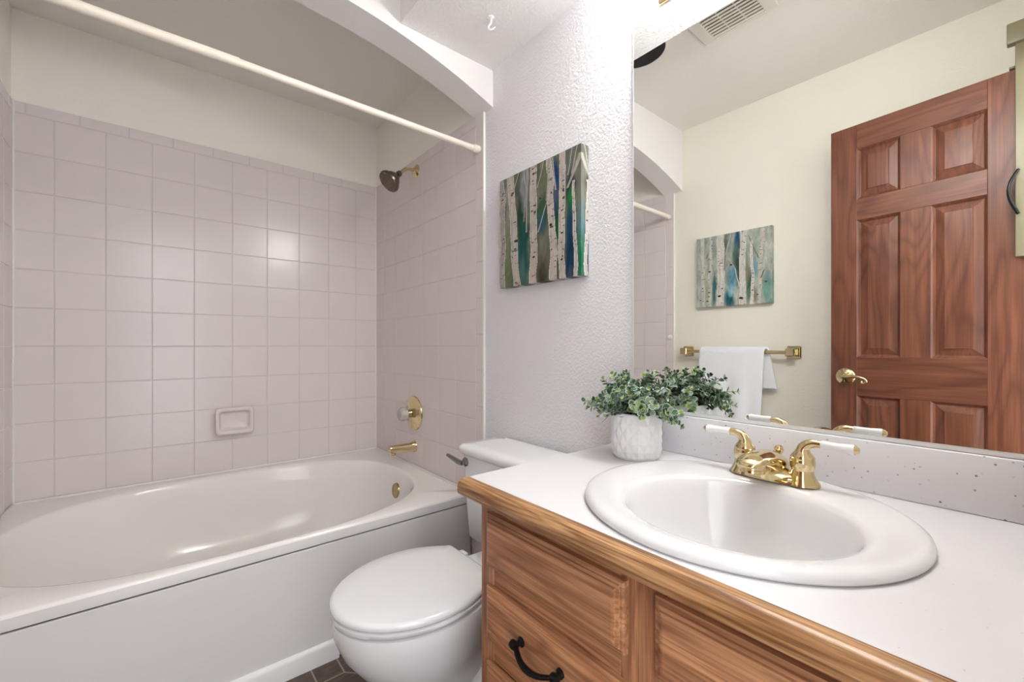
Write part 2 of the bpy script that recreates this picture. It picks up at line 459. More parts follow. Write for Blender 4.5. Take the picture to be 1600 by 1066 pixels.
# valve
vx, vz = .521, .723
va = thing('shower_valve', 'round brass valve plate with a clear faceted knob above the tub spout', 'shower valve', (vx, -.0085, vz))
bm = bmesh.new(); lathe(bm, [(.088, 0), (.090, .003), (.088, .008), (.078, .012), (.062, .013), (.056, .017), (.040, .018), (.030, .024), (.0005, .024)], (vx, -.0085, vz), (0, -1, 0), 48)
link('escutcheon', bm, M['brass'], va)
bm = bmesh.new(); lathe(bm, [(.022, 0), (.020, .012), (.016, .020), (.014, .034)], (vx, -.030, vz), (0, -1, 0), 24); link('stem', bm, M['brass2'], va)
bm = bmesh.new(); lathe(bm, [(.020, 0), (.033, .006), (.037, .020), (.035, .034), (.026, .043), (.0005, .045)], (vx, -.052, vz), (0, -1, 0), 10)
kn = link('knob', bm, M['hplast'], va, ang=5)
bm = bmesh.new(); lathe(bm, [(.009, 0), (.009, .004), (.0005, .005)], (vx, -.092, vz), (0, -1, 0), 16); link('knob_cap', bm, M['chrome'], kn)

# tub spout
sp = thing('tub_spout', 'brass tub spout below the valve', 'tub spout', (.521, -.0085, .548))
bm = bmesh.new()
secs = [(0.0085, .031, .030, 0), (.016, .030, .029, 0), (.020, .024, .024, 0), (.05, .0225, .0225, -.001), (.10, .021, .020, .001), (.135, .020, .019, .001), (.148, .017, .014, .003), (.151, .011, .008, .004)]
rr = []
for d, hx, hz, dz in secs:
    ring = []
    for k in range(28):
        a = 2*PI*k/28; e = 3.2 if d > .018 else 2
        c, s = math.cos(a), math.sin(a); q = (abs(c)**e+abs(s)**e)**(-1/e)
        ring.append(Vector((.521+hx*q*c, -d, .548+dz+hz*q*s)))
    rr.append(ring)
loft(bm, rr); link('spout_body', bm, M['brass'], sp)
bm = bmesh.new(); lathe(bm, [(.016, 0), (.016, .016), (.012, .018), (.0115, .010), (.0005, .010)], (.521, -.128, .538), (0, 0, -1), 20); link('outlet', bm, M['brass'], sp)

# soap dish
sd = thing('soap_dish', 'wall-mounted ceramic soap dish on the long tiled wall', 'soap dish', (.0085, -.75, .70))
def sd_ring(hy, hz, r, x, zc=.702, yc=-.750):
    return [Vector((x, p.x, p.y)) for p in rrect(yc, zc, hy, hz, r, 0, 6)]
bm = bmesh.new()
loft(bm, [sd_ring(.070, .056, .012, .0085), sd_ring(.072, .058, .014, .028), sd_ring(.080, .066, .018, .046), sd_ring(.082, .068, .020, .054), sd_ring(.078, .064, .018, .060),
          sd_ring(.066, .050, .014, .0585), sd_ring(.062, .046, .012, .050), sd_ring(.058, .040, .012, .034), sd_ring(.05, .034, .01, .030)])
link('dish', bm, M['porc_pink'], sd, ang=70)

# small white hook on the far tiled edge (seen in the mirror)
bm = bmesh.new(); lathe(bm, [(.016, 0), (.017, .006), (.012, .010), (.007, .012), (.007, .020), (.010, .024), (.0005, .027)], (1.118, -W+.009, 1.13), (0, 1, 0), 8)
tag(link('wall_hook', bm, M['white'], None, (1.118, -W+.009, 1.13)), 'small white stick-on hook at the edge of the wall tile, beside the towel bar', 'hook')

# ================================================================== TOILET
TXc = 1.50
to = thing('toilet', 'white two-piece toilet with closed lid between tub and vanity', 'toilet', (TXc, -.45, 0))
def egg(cyy, hw, lf, lb, z, eb=2.6, n=56, ef=2.0):
    pts = []
    for i in range(n):
        a = 2*PI*i/n; c, s = math.cos(a), math.sin(a)
        e = eb if s > 0 else ef; L = lb if s > 0 else lf
        q = (abs(c)**e + abs(s)**e)**(-1/e)
        pts.append(Vector((TXc+hw*q*c, cyy+L*q*s, z)))
    return pts
bm = bmesh.new()
loft(bm, [egg(-.44, .108, .125, .25, 0), egg(-.44, .108, .125, .25, .018), egg(-.44, .098, .115, .24, .035), egg(-.44, .092, .105, .22, .09), egg(-.45, .096, .110, .20, .15),
          egg(-.47, .118, .140, .19, .20), egg(-.485, .146, .175, .19, .25), egg(-.495, .166, .200, .19, .30), egg(-.50, .176, .213, .19, .345), egg(-.50, .179, .217, .19, .375), egg(-.50, .177, .215, .19, .388), egg(-.50, .165, .200, .18, .392)])
bowl = link('bowl', bm, M['porc'], to, ang=60)
bm = BOX((TXc-.105, -.345, .30), (TXc+.105, -.035, .388), .018, 3)
box(bm, (TXc-.085, -.30, .02), (TXc+.085, -.10, .32), .03, 3)
link('rear_deck', bm, M['porc'], to)
# trapway bulge on the sides
bm = bmesh.new()
for s in (-1, 1):
    tube(bm, [(TXc+s*.085, -.50, .20), (TXc+s*.088, -.44, .13), (TXc+s*.086, -.37, .10), (TXc+s*.084, -.30, .16), (TXc+s*.08, -.25, .24)], [.02, .032, .036, .036, .03], 12, smooth_path=2)
link('trapway', bm, M['porc'], to)
def lidring(k, z):
    pts = []; hw, lf, lb, yc = .184*k, .222*k, .186*k, -.50
    for i in range(40): a = PI + PI*i/39; pts.append(Vector((TXc+hw*math.cos(a), yc+lf*math.sin(a), z)))
    bk = []
    for i in range(1, 15):
        t = i/14*.93; bk.append((hw*(1-.40*t**2.1), yc+lb*t))
    w0 = bk[-1][0]
    for i in range(1, 6):
        a = PI/2*i/5; bk.append((w0-.013*(1-math.cos(a)), yc+lb*(.93+.07*math.sin(a))))
    pts += [Vector((TXc+x, y, z)) for x, y in bk] + [Vector((TXc-x, y, z)) for x, y in reversed(bk)]
    return pts
bm = bmesh.new(); loft(bm, [lidring(.94, .394), lidring(.985, .398), lidring(.99, .407), lidring(.96, .411)])
link('seat', bm, M['porc'], to, ang=60)
bm = bmesh.new()
loft(bm, [lidring(.94, .414), lidring(.995, .417), lidring(1.003, .424), lidring(.99, .430), lidring(.95, .434), lidring(.7, .4365), lidring(.25, .4375)])
link('lid', bm, M['porc'], to, ang=60)
for s in (-1, 1): link('hinge', BOX((TXc+s*.075-.018, -.325, .388), (TXc+s*.075+.018, -.285, .418), .006), M['porc'], to)
# tank
def tank_ring(hx, yf, yb, r, z): return rrect(TXc, (yf+yb)/2, hx, (yb-yf)/2, r, z, 6)
bm = bmesh.new()
loft(bm, [tank_ring(.205, -.175, -.02, .03, .385), tank_ring(.218, -.188, -.016, .03, .395), tank_ring(.228, -.198, -.016, .03, .55), tank_ring(.232, -.202, -.016, .03, .690)])
tank = link('tank', bm, M['porc'], to, ang=50)
bm = bmesh.new()
loft(bm, [tank_ring(.236, -.206, -.012, .03, .688), tank_ring(.247, -.214, -.010, .034, .694), tank_ring(.250, -.217, -.010, .036, .704), tank_ring(.248, -.215, -.010, .036, .716), tank_ring(.238, -.206, -.014, .032, .7225), tank_ring(.20, -.17, -.04, .03, .7235)])
link('tank_lid', bm, M['porc'], to, ang=50)
bm = bmesh.new(); lathe(bm, [(.016, 0), (.016, .006), (.012, .010), (.008, .012), (.008, .022)], (1.300, -.200, .662), (0, -1, 0), 20)
tube(bm, [(1.305, -.220, .661), (1.290, -.226, .664), (1.255, -.236, .676), (1.238, -.240, .682)], [.012, .012, .010, .0075], 12, flat=.7)
tag(link('flush_lever', bm, mat('worn_chrome', srgb(150, 148, 148), .22, 1.0), tank), 'chrome flush lever', None)

# ================================================================== VANITY
VX0 = 1.855
va = thing('vanity_cabinet', 'oak vanity cabinet with stepped drawer fronts under the white countertop', 'cabinet', (2.22, -.28, 0))
ZC = .770
FY = -.530
bm = bmesh.new(); box(bm, (VX0, FY+.018, .10), (VX0+.016, -.002, ZC)); box(bm, (VX0, -.46, 0), (VX0+.016, -.002, .10)); box(bm, (XR-.018, FY+.018, 0), (XR-.002, -.002, ZC))
box(bm, (VX0+.016, FY+.018, .10), (XR-.018, -.002, .118)); box(bm, (VX0+.016, -.46, 0), (XR-.018, -.445, .10))
link('carcass', bm, M['oak_z'], va, smooth=False)
for a, b in ((VX0, 1.897), (2.203, 2.275), (2.54, XR-.002)): link('frame_stile', BOX((a, FY, .10), (b, FY+.018, ZC), .001, 1), M['oak_z'], va)
for z0, z1 in ((.735, ZC), (.59, .645), (.445, .50), (.30, .345), (.10, .13)): link('frame_rail', BOX((1.8975, FY+.0005, z0), (2.2025, FY+.018, z1), .001, 1), M['oak_x2'], va)
for z0, z1 in ((.735, ZC), (.59, .645), (.10, .13)): link('frame_rail', BOX((2.2755, FY+.0005, z0), (2.5395, FY+.018, z1), .001, 1), M['oak_x2'], va)
def front(x0, x1, z0, z1, m, name, parent=va):
    """drawer front: thick slab with two routed steps all round the face"""
    bm = bmesh.new(); y = FY-.0005
    def R(i, yy): return [Vector((x0+i, yy, z0+i)), Vector((x1-i, yy, z0+i)), Vector((x1-i, yy, z1-i)), Vector((x0+i, yy, z1-i))]
    loft(bm, [R(0, y), R(0, y-.0085), R(.0035, y-.0105), R(.0065, y-.0105), R(.0075, y-.0135), R(.0115, y-.0145), R(.0125, y-.0175), R(.0165, y-.0185)])
    return link(name, bm, m, parent, smooth=False)
def pull(parent, cx, z, ang=0):
    bm = bmesh.new(); y = FY-.0188
    L = .048
    for s in (-1, 1):
        lathe(bm, [(.0085, 0), (.0085, .003), (.005, .006), (.0045, .014)], (cx+s*L, y, z), (0, -1, 0), 14)
        lathe(bm, [(.0075, -.006), (.0085, 0), (.0075, .006), (.002, .009)], (cx+s*(L+.002), y-.016, z), (s, 0, 0), 12)
    tube(bm, [(cx-L, y-.014, z), (cx-L*.8, y-.020, z-.003), (cx-L*.45, y-.027, z-.008), (cx, y-.030, z-.010), (cx+L*.45, y-.027, z-.008), (cx+L*.8, y-.020, z-.003), (cx+L, y-.014, z)], [.0045, .005, .0055, .0065, .0055, .005, .0045], 12, smooth_path=2, flat=.7)
    return tag(link('handle', bm, M['black'], parent), 'black arched handle', None)
front(1.886, 2.216, .637, .742, M['oak_x'], 'drawer')
d2 = front(1.886, 2.216, .490, .597, M['oak_x2'], 'drawer'); pull(d2, 2.052, .549)
d3 = front(1.886, 2.216, .335, .445, M['oak_x'], 'drawer'); pull(d3, 2.052, .392)
front(2.264, 2.552, .637, .745, M['oak_x2'], 'false_front')
dd = front(2.264, 2.552, .13, .597, M['oak_z'], 'door')

# countertop
ct = thing('countertop', 'white speckled laminate countertop with rounded oak front edge', 'countertop', (2.2, -.28, .77))
CX0 = 1.826
SCX, SCY = 2.255, -.288
# top slab with a round cut-out for the sink
bm = bmesh.new(); NS = 96
x0, x1, y0, y1 = CX0, XR-.001, -.541, -.001
aa = sorted(set([2*PI*i/NS for i in range(NS)] + [math.atan2(yy-SCY, xx-SCX) % (2*PI) for xx in (x0, x1) for yy in (y0, y1)]))
def rp(a, z):
    c, s = math.cos(a), math.sin(a); k = 1e9
    if c > 1e-9: k = min(k, (x1-SCX)/c)
    if c < -1e-9: k = min(k, (x0-SCX)/c)
    if s > 1e-9: k = min(k, (y1-SCY)/s)
    if s < -1e-9: k = min(k, (y0-SCY)/s)
    return Vector((SCX+c*k, SCY+s*k, z))
cc = lambda a, z: Vector((SCX+.232*math.cos(a), SCY+.225*math.sin(a), z))
R = [[cc(a, ZC) for a in aa], [rp(a, ZC) for a in aa], [rp(a, .80) for a in aa], [cc(a, .80) for a in aa]]
loft(bm, R + [R[0]], True, False, False)
bmesh.ops.remove_doubles(bm, verts=bm.verts[:], dist=1e-5)
link('slab', bm, M['counter'], ct, smooth=False)
bm = bmesh.new()
pr = [(-.5412, .771), (-.5412, .800), (-.556, .8005), (-.5635, .798), (-.5685, .793), (-.5705, .786), (-.5705, .774), (-.569, .771)]
loft(bm, [[Vector((CX0, y, z)) for y, z in pr], [Vector((XR-.001, y, z)) for y, z in pr]])
tag(link('edge_band', bm, M['oak_edge'], ct, ang=50), 'rounded oak front edge', None)
link('backsplash', BOX((CX0, -.020, .8005), (XR-.001, -.001, .898), .0015), M['splash'], ct)

# sink
sk = thing('sink', 'white oval drop-in sink bowl in the countertop', 'sink', (SCX, SCY, .80))
def el(cx, cy, a, b, z, n=96): return [Vector((cx+a*math.cos(2*PI*i/n), cy+b*math.sin(2*PI*i/n), z)) for i in range(n)]
BX, BY = 2.268, -.325
bm = bmesh.new()
loft(bm, [el(SCX, SCY, .225, .218, .775), el(SCX, SCY, .228, .221, .799), el(SCX, SCY, .249, .244, .8008), el(SCX, SCY, .2515, .2465, .805), el(SCX, SCY, .2495, .2445, .811), el(SCX, SCY, .242, .237, .8155), el(SCX, SCY, .232, .227, .817),
          el(2.262, -.31, .205, .190, .8155), el(BX, BY, .184, .171, .8135), el(BX, BY, .176, .1635, .811), el(BX, BY, .170, .1575, .804),
          el(BX, BY, .164, .151, .790), el(BX, BY, .155, .142, .765), el(BX, BY, .143, .130, .735), el(BX, BY, .125, .112, .705), el(BX, BY, .100, .088, .683), el(BX, BY, .065, .058, .670), el(BX, BY, .03, .03, .665), el(BX, BY, .022, .022, .660)], True, False, True)
link('bowl', bm, M['sink'], sk, ang=60)
bm = bmesh.new(); lathe(bm, [(.0225, 0), (.0225, .004), (.019, .006), (.018, .003), (.012, .003), (.011, .009), (.0005, .010)], (BX, BY, .662), (0, 0, 1), 24)
tag(link('drain', bm, M['brass'], sk), 'brass drain', None)

# faucet
FX, FYc, FZ = 2.259, -.118, .8172
fa = thing('faucet', 'polished brass centerset faucet with white porcelain lever handles', 'faucet', (FX, FYc, FZ))
# base: dumbbell plate with a humped middle
bm = bmesh.new()
def fring(h, w0, zoff=0):
    pts = []
    n = 60
    for i in range(n):
        a = 2*PI*i/n; c, s = math.cos(a), math.sin(a)
        e = 2.6; q = (abs(c)**e+abs(s)**e)**(-1/e)
        pts.append(Vector((FX+(.051+w0)*q*c*1.0, FYc+w0*q*s, FZ+h)))
    return pts
loft(bm, [fring(0, .0285), fring(.004, .028), fring(.009, .023), fring(.012, .018)])
body = link('base_plate', bm, M['brass'], fa, ang=50)
# saddle-shaped hub flaring down from the spout to both valves
bm = bmesh.new(); rr = []
for k in range(-12, 13):
    u = k/12; x = FX + u*.047
    hgt = .012 + .040*math.exp(-(u*1.9)**2); dep = .017 + .010*math.exp(-(u*2.2)**2)
    ring = []
    for j in range(17):
        a = PI*j/16
        ring.append(Vector((x, FYc - .004 - dep*math.cos(a)*1.0, FZ + .003 + hgt*math.sin(a)**.8)))
    rr.append(ring)
loft(bm, rr, True); link('hub', bm, M['brass'], body, ang=60)
# spout: wide, short, dome-ended
bm = bmesh.new(); rr = []
for t, w_, z0, z1 in ((0, .028, .004, .050), (.025, .029, .008, .058), (.055, .028, .018, .062), (.080, .0265, .029, .063), (.100, .0255, .036, .062), (.117, .0235, .0385, .058), (.129, .018, .040, .052), (.134, .008, .042, .047)):
    ring = []
    for j in range(24):
        a = 2*PI*j/24; c, s = math.cos(a), math.sin(a)
        ring.append(Vector((FX + w_*c, FYc+.008 - t, FZ + (z0+z1)/2 + (z1-z0)/2*s)))
    rr.append(ring)
loft(bm, rr); spt = link('spout', bm, M['brass'], fa, ang=60)
bm = bmesh.new(); lathe(bm, [(.0205, -.010), (.0235, 0), (.0235, .005), (.0205, .007), (.0205, .012), (.016, .013), (.015, .007), (.0005, .007)], (FX, FYc-.096, FZ+.0405), (0, -.15, -1), 28); link('aerator', bm, M['brass'], spt)
for s in (-1, 1):
    vx_ = FX + s*.051
    bm = bmesh.new()
    lathe(bm, [(.0285, 0), (.0275, .003), (.0235, .009), (.0195, .018), (.0178, .026), (.0178, .028), (.0195, .030), (.0205, .038), (.0205, .044), (.0195, .048), (.0200, .050), (.0170, .055), (.0130, .060), (.0115, .064)], (vx_, FYc, FZ+.001), (0, 0, 1), 32)
    vb = link('valve_body', bm, M['brass'], fa, ang=50)
    bm = bmesh.new()
    tube(bm, [(vx_, FYc, FZ+.052), (vx_-s*.001, FYc, FZ+.064), (vx_+s*.005, FYc, FZ+.074), (vx_+s*.016, FYc, FZ+.0795), (vx_+s*.030, FYc, FZ+.0790)], [.0120, .0108, .0092, .0078, .0068], 16, smooth_path=2)
    lv = link('lever_arm', bm, M['brass'], vb)
    bm = bmesh.new()
    lathe(bm, [(.0068, 0), (.0078, .002), (.0074, .012), (.0078, .028), (.0092, .042), (.0096, .046), (.0085, .049)], (vx_+s*.029, FYc, FZ+.0791), (s, 0, -.02), 20)
    tag(link('lever_grip', bm, M['porc'], lv), 'white porcelain lever grip', None)
    bm = bmesh.new(); lathe(bm, [(.0082, 0), (.0086, .002), (.006, .005), (.0045, .007), (.0005, .008)], (vx_+s*.0775, FYc, FZ+.0782), (s, 0, -.02), 16); link('end_cap', bm, M['brass'], lv)
bm = bmesh.new(); lathe(bm, [(.0035, .008), (.0035, .045), (.006, .048), (.0085, .054), (.0085, .058), (.006, .063), (.0005, .065)], (FX, -.084, FZ-.005), (0, 0, 1), 16); link('pop_up_knob', bm, M['brass'], fa)

# ================================================================== MIRROR + LIGHT
mi = thing('wall_mirror', 'large frameless wall mirror above the backsplash', 'mirror', (2.22, -.001, .90))
MX0, MX1, MZ0, MZ1 = 1.863, XR-.001, .901, 1.985
bm = BOX((MX0, -.0062, MZ0+.003), (MX1, -.001, MZ1)); link('glass', bm, M['mirror'], mi, smooth=False)
bm = bmesh.new(); box(bm, (MX0, -.0095, MZ0-.002), (MX1, -.001, MZ0+.0025)); box(bm, (MX0, -.0095, MZ0+.0025), (MX1, -.0080, MZ0+.0055))
link('bottom_channel', bm, M['alu'], mi, smooth=False)
link('edge_strip', BOX((MX0-.0018, -.0066, MZ0), (MX0, -.001, MZ1)), M['alu'], mi, smooth=False)

LX0, LX1 = 1.945, 2.56
vl = thing('vanity_light', 'brass bar vanity light with round glowing bulbs above the mirror', 'wall lamp', (2.25, -.001, 2.0))
bm = BOX((LX0, -.014, 1.992), (LX1, -.001, 2.112), .004); box(bm, (LX0+.01, -.030, 2.004), (LX1-.01, -.012, 2.10), .005)
link('back_plate', bm, M['brass'], vl)
for i in range(4):
    x = 2.02 + .155*i
    bm = bmesh.new(); lathe(bm, [(.024, 0), (.022, .012), (.018, .018)], (x, -.029, 2.055), (0, -1, 0), 24); link('socket', bm, M['brass'], vl)
    bm = bmesh.new(); pr = [(.016, 0)] + [(.043*math.sin(a), .043-.043*math.cos(a)+.006) for a in [math.radians(d) for d in range(24, 181, 12)]]
    lathe(bm, pr, (x, -.046, 2.055), (0, -1, 0), 28); g = link('bulb', bm, M['globe'], vl); g['label'] = 'glowing white globe bulb'

# ================================================================== CEILING ITEMS
bm = bmesh.new(); lathe(bm, [(.008, 0), (.010, .004), (.006, .007)], (1.413, -.175, ZS), (0, 0, -1), 14)
tube(bm, [(1.413, -.175, ZS-.006), (1.413, -.175, ZS-.020), (1.407, -.182, ZS-.030), (1.409, -.180, ZS-.042), (1.419, -.172, ZS-.043), (1.425, -.166, ZS-.034)], [.004, .0035, .0035, .0032, .003, .002], 8, smooth_path=2)
lathe(bm, [(.013, 0), (.012, .003), (.004, .0045)], (1.413, -.175, ZS-.0001), (0, 0, -1), 16)
tag(link('ceiling_hook', bm, M['white'], None, (1.413, -.175, ZS)), 'small white plastic hook screwed to the lowered ceiling', 'hook')

cl = thing('ceiling_speaker', 'round black recessed opening in the ceiling, seen in the mirror', 'recessed light', (1.44, -.64, HC))
bm = bmesh.new(); lathe(bm, [(.0005, .002), (.09, .003), (.126, .004)], (1.44, -.64, HC), (0, 0, -1), 48); link('dark_disc', bm, M['black'], cl)
bm = bmesh.new(); lathe(bm, [(.126, 0), (.126, .006), (.132, .006), (.136, .0005)], (1.44, -.64, HC), (0, 0, -1), 48, False, False); link('trim_ring', bm, M['white'], cl)
cl.name = 'recessed_ceiling_light'

vt = thing('ceiling_vent', 'square white louvred exhaust vent on the ceiling, seen in the mirror', 'vent', (1.81, -.70, HC))
bm = bmesh.new(); x0, x1, y0, y1 = 1.665, 1.955, -.84, -.56; zt = HC-.001
for a, b in (((x0, y0), (x0+.045, y1)), ((x1-.045, y0), (x1, y1)), ((x0+.045, y0), (x1-.045, y0+.014)), ((x0+.045, y1-.014), (x1-.045, y1))):
    box(bm, (*a, zt-.012), (*b, zt), .002, 1)
for k in (1, 2):
    xx = x0+.045+(x1-x0-.09)*k/3; box(bm, (xx-.0015, y0+.014, zt-.010), (xx+.0015, y1-.014, zt-.004))
link('grille_frame', bm, M['ventw'], vt)
bm = bmesh.new(); n = 13
for i in range(n):
    y = y0+.014 + (y1-y0-.028)*(i+.5)/n
    box(bm, (x0+.045, y-.0055, zt-.011), (x1-.045, y+.0055, zt-.008))
link('louvres', bm, M['ventw'], vt, smooth=False)
link('duct_shade', BOX((x0+.044, y0+.012, zt-.0025), (x1-.044, y1-.012, zt-.0005)), M['dark'], vt, smooth=False)  # flat dark sheet standing for the shaded hollow behind the louvres

# ================================================================== OPPOSITE WALL (seen in the mirror): towel bar, towel
tb = thing('towel_bar', 'square brass towel bar on the cream wall, seen in the mirror', 'towel bar', (1.52, -W, 1.04))
TY = -W+.062; TZ = 1.042
bm = BOX((1.215, TY-.006, TZ-.009), (1.825, TY+.006, TZ+.009), .002, 1); link('bar', bm, M['brass'], tb)
for x in (1.235, 1.805):
    bm = bmesh.new(); box(bm, (x-.032, -W+.0005, TZ-.032), (x+.032, -W+.008, TZ+.032), .003, 1); box(bm, (x-.024, -W+.008, TZ-.024), (x+.024, -W+.016, TZ+.024), .003, 1)
    box(bm, (x-.016, -W+.016, TZ-.016), (x+.016, TY-.004, TZ+.016), .002, 1); box(bm, (x-.020, TY-.008, TZ-.020), (x+.020, TY+.012, TZ+.020), .003, 1)
    link('bracket', bm, M['brass'], tb)
M['towel'] = mat('towel_cotton', srgb(240, 240, 244), .9, spec=.1); M['towel'].node_tree.nodes['Principled BSDF'].inputs['Sheen Weight'].default_value = .3
v = coords(M['towel'], (1, 1, 1)); n1 = noise(M['towel'], v, 220, 2); bump(M['towel'], n1, .7, .004)
def towel_mesh():
    bm = bmesh.new(); NX, NT = 60, 70
    def P(u, s):
        # s: 0 (back hem) .. 1 (front hem); total path over the bar
        Lb, Lf = .20, .47; arc = .045; L = Lb+arc+Lf; d = s*L
        xw = 1.345 + .345*u
        wob = .006*math.sin(u*9+1.3) + .004*math.sin(u*21)
        if d < Lb:
            q = (Lb-d)/Lb; z = TZ+.004 - (Lb-d); y = TY-.014 - .004*q
            xx = xw + .03*q*1.2 + .012
        elif d < Lb+arc:
            a = PI*(d-Lb)/arc; y = TY - .014*math.cos(a); z = TZ+.004+.014*math.sin(a); xx = xw + .012*(1-(d-Lb)/arc)
        else:
            q = (d-Lb-arc)/Lf; z = TZ+.004-(d-Lb-arc); y = TY+.014 + (.010*q + wob*q*1.3) + .006*math.sin(u*PI)*q
            xx = xw + (-.02*q*(1-u)) + (-.02*q*u)
        return Vector((xx, y, z))
    V = [[bm.verts.new(P(i/NX, j/NT)) for i in range(NX+1)] for j in range(NT+1)]
    for j in range(NT):
        for i in range(NX): bm.faces.new((V[j][i], V[j][i+1], V[j+1][i+1], V[j+1][i]))
    return bm
tw = link('towel', towel_mesh(), M['towel'], None, (1.52, TY, .8))
so = tw.modifiers.new('thick', 'SOLIDIFY'); so.thickness = .011; so.offset = 1
so.offset = 1
tag(tw, 'white cotton towel folded over the brass towel bar, seen in the mirror', 'towel')

# ================================================================== DOOR (open, against the opposite wall)
# hinge line near the doorway, free edge towards the towel bar
hinge = Vector((2.583, -1.2385, 0)); free = Vector((2.010, -1.300, 0))
dx = (free-hinge).normalized(); dang = math.atan2(dx.y, dx.x)
DW = (free-hinge).length
door = bpy.data.objects.new('door_1', None); COL.objects.link(door)
# local frame: x from hinge to free edge reversed so that grain coordinates stay simple
door.location = free; door.rotation_euler = (0, 0, math.atan2((hinge-free).y, (hinge-free).x))
door['kind'] = 'structure'; tag(door, 'open reddish-brown six-panel wooden door, seen in the mirror', 'door')
def dlink(name, bm, m, parent=door, smooth=True, ang=25):
    bmesh.ops.recalc_face_normals(bm, faces=bm.faces)
    me = bpy.data.meshes.new(name); bm.to_mesh(me); bm.free(); me.materials.append(m)
    if smooth: me.shade_smooth(); me.set_sharp_from_angle(angle=math.radians(ang))
    o = bpy.data.objects.new(name, me); COL.objects.link(o); o.parent = parent; return o
# local x: 0 free edge .. DW hinge ; y=0 room face, -0.035 wall face (room face looks to +y)
xs_ = [0, .095, .238, .329, .477, DW]; zs_ = [.012, .24, .861, 1.028, 1.617, 1.708, 1.924, 2.030]
TH = .035
for a, b in ((0, 1), (4, 5)):
    dlink('stile', BOX((xs_[a], -TH, zs_[0]), (xs_[b], 0, zs_[-1]), .0012, 1), M['pine_z'])
for a, b in ((0, 1), (2, 3), (4, 5), (6, 7)):
    dlink('rail', BOX((xs_[1], -TH, zs_[a]), (xs_[4], 0, zs_[b]), .0012, 1), M['pine_x'])
for a, b in ((1, 2), (3, 4), (5, 6)):
    dlink('mullion', BOX((xs_[2], -TH, zs_[a]), (xs_[3], 0, zs_[b]), .0012, 1), M['pine_z2'])
for xa, xb in ((xs_[1], xs_[2]), (xs_[3], xs_[4])):
    for a, b in ((1, 2), (3, 4), (5, 6)):
        bm = bmesh.new(); z0, z1 = zs_[a], zs_[b]
        def R(i, y): return [Vector((xa+i, y, z0+i)), Vector((xb-i, y, z0+i)), Vector((xb-i, y, z1-i)), Vector((xa+i, y, z1-i))]
        loft(bm, [R(0, -.030), R(0, -.003), R(.004, -.006), R(.009, -.013), R(.011, -.0135), R(.036, -.0065), R(.037, -.0035), R(.040, -.0032)])
        dlink('panel', bm, M['pine_z2'], ang=12)
# handle
hx, hz = .055, .941
bm = bmesh.new(); lathe(bm, [(.036, 0), (.036, .003), (.031, .007), (.024, .010), (.014, .014), (.012, .030), (.013, .040), (.0005, .044)], (hx, 0, hz), (0, 1, 0), 36)
hn = dlink('door_handle', bm, M['brass'], ang=40); hn['label'] = 'brass scroll lever handle'
bm = bmesh.new()
pts = [(hx, .036, hz), (hx+.025, .040, hz+.002), (hx+.05, .042, hz+.004), (hx+.075, .042, hz-.001), (hx+.088, .041, hz-.014), (hx+.080, .040, hz-.025), (hx+.068, .040, hz-.022), (hx+.070, .040, hz-.013)]
tube(bm, pts, [.009, .008, .006, .0055, .005, .005, .0045, .004], 12, smooth_path=2)
dlink('lever', bm, M['brass'], hn, ang=60)
dlink('latch_plate', BOX((-.002, -.028, hz-.028), (.0005, -.008, hz+.028)), M['brass2'], smooth=False)
for z in (.25, 1.05, 1.40):
    bm = bmesh.new(); lathe(bm, [(.006, 0), (.006, .09)], (DW-.002, .006, z-.045), (0, 0, 1), 12)
    dlink('hinge', bm, M['brass'], ang=60)

# over-door hanger seen at the right edge of the mirror
oh = thing('over_door_hanger', 'cream over-door hanger with a black hook, at the right edge of the mirror', 'hanger', (2.567, -1.215, 1.38))
bm = BOX((2.549, -1.2345, 1.38), (2.583, -1.218, 2.125), .003); link('strap', bm, M['creammetal'], oh)
bm = BOX((2.530, -1.2345, 2.105), (2.583, -1.200, 2.175), .004); link('top_bracket', bm, M['creammetal'], oh); link('door_clip', BOX((2.535, -1.285, 2.033), (2.583, -1.2345, 2.040), .001, 1), M['creammetal'], oh)
bm = bmesh.new()
tube(bm, [(2.556, -1.215, 1.675), (2.549, -1.205, 1.66), (2.538, -1.20, 1.635), (2.533, -1.198, 1.60), (2.539, -1.20, 1.565), (2.550, -1.205, 1.54), (2.556, -1.215, 1.525)], .0045, 10, smooth_path=2)
tag(link('hook', bm, M['black'], oh), 'black curved hook', None)

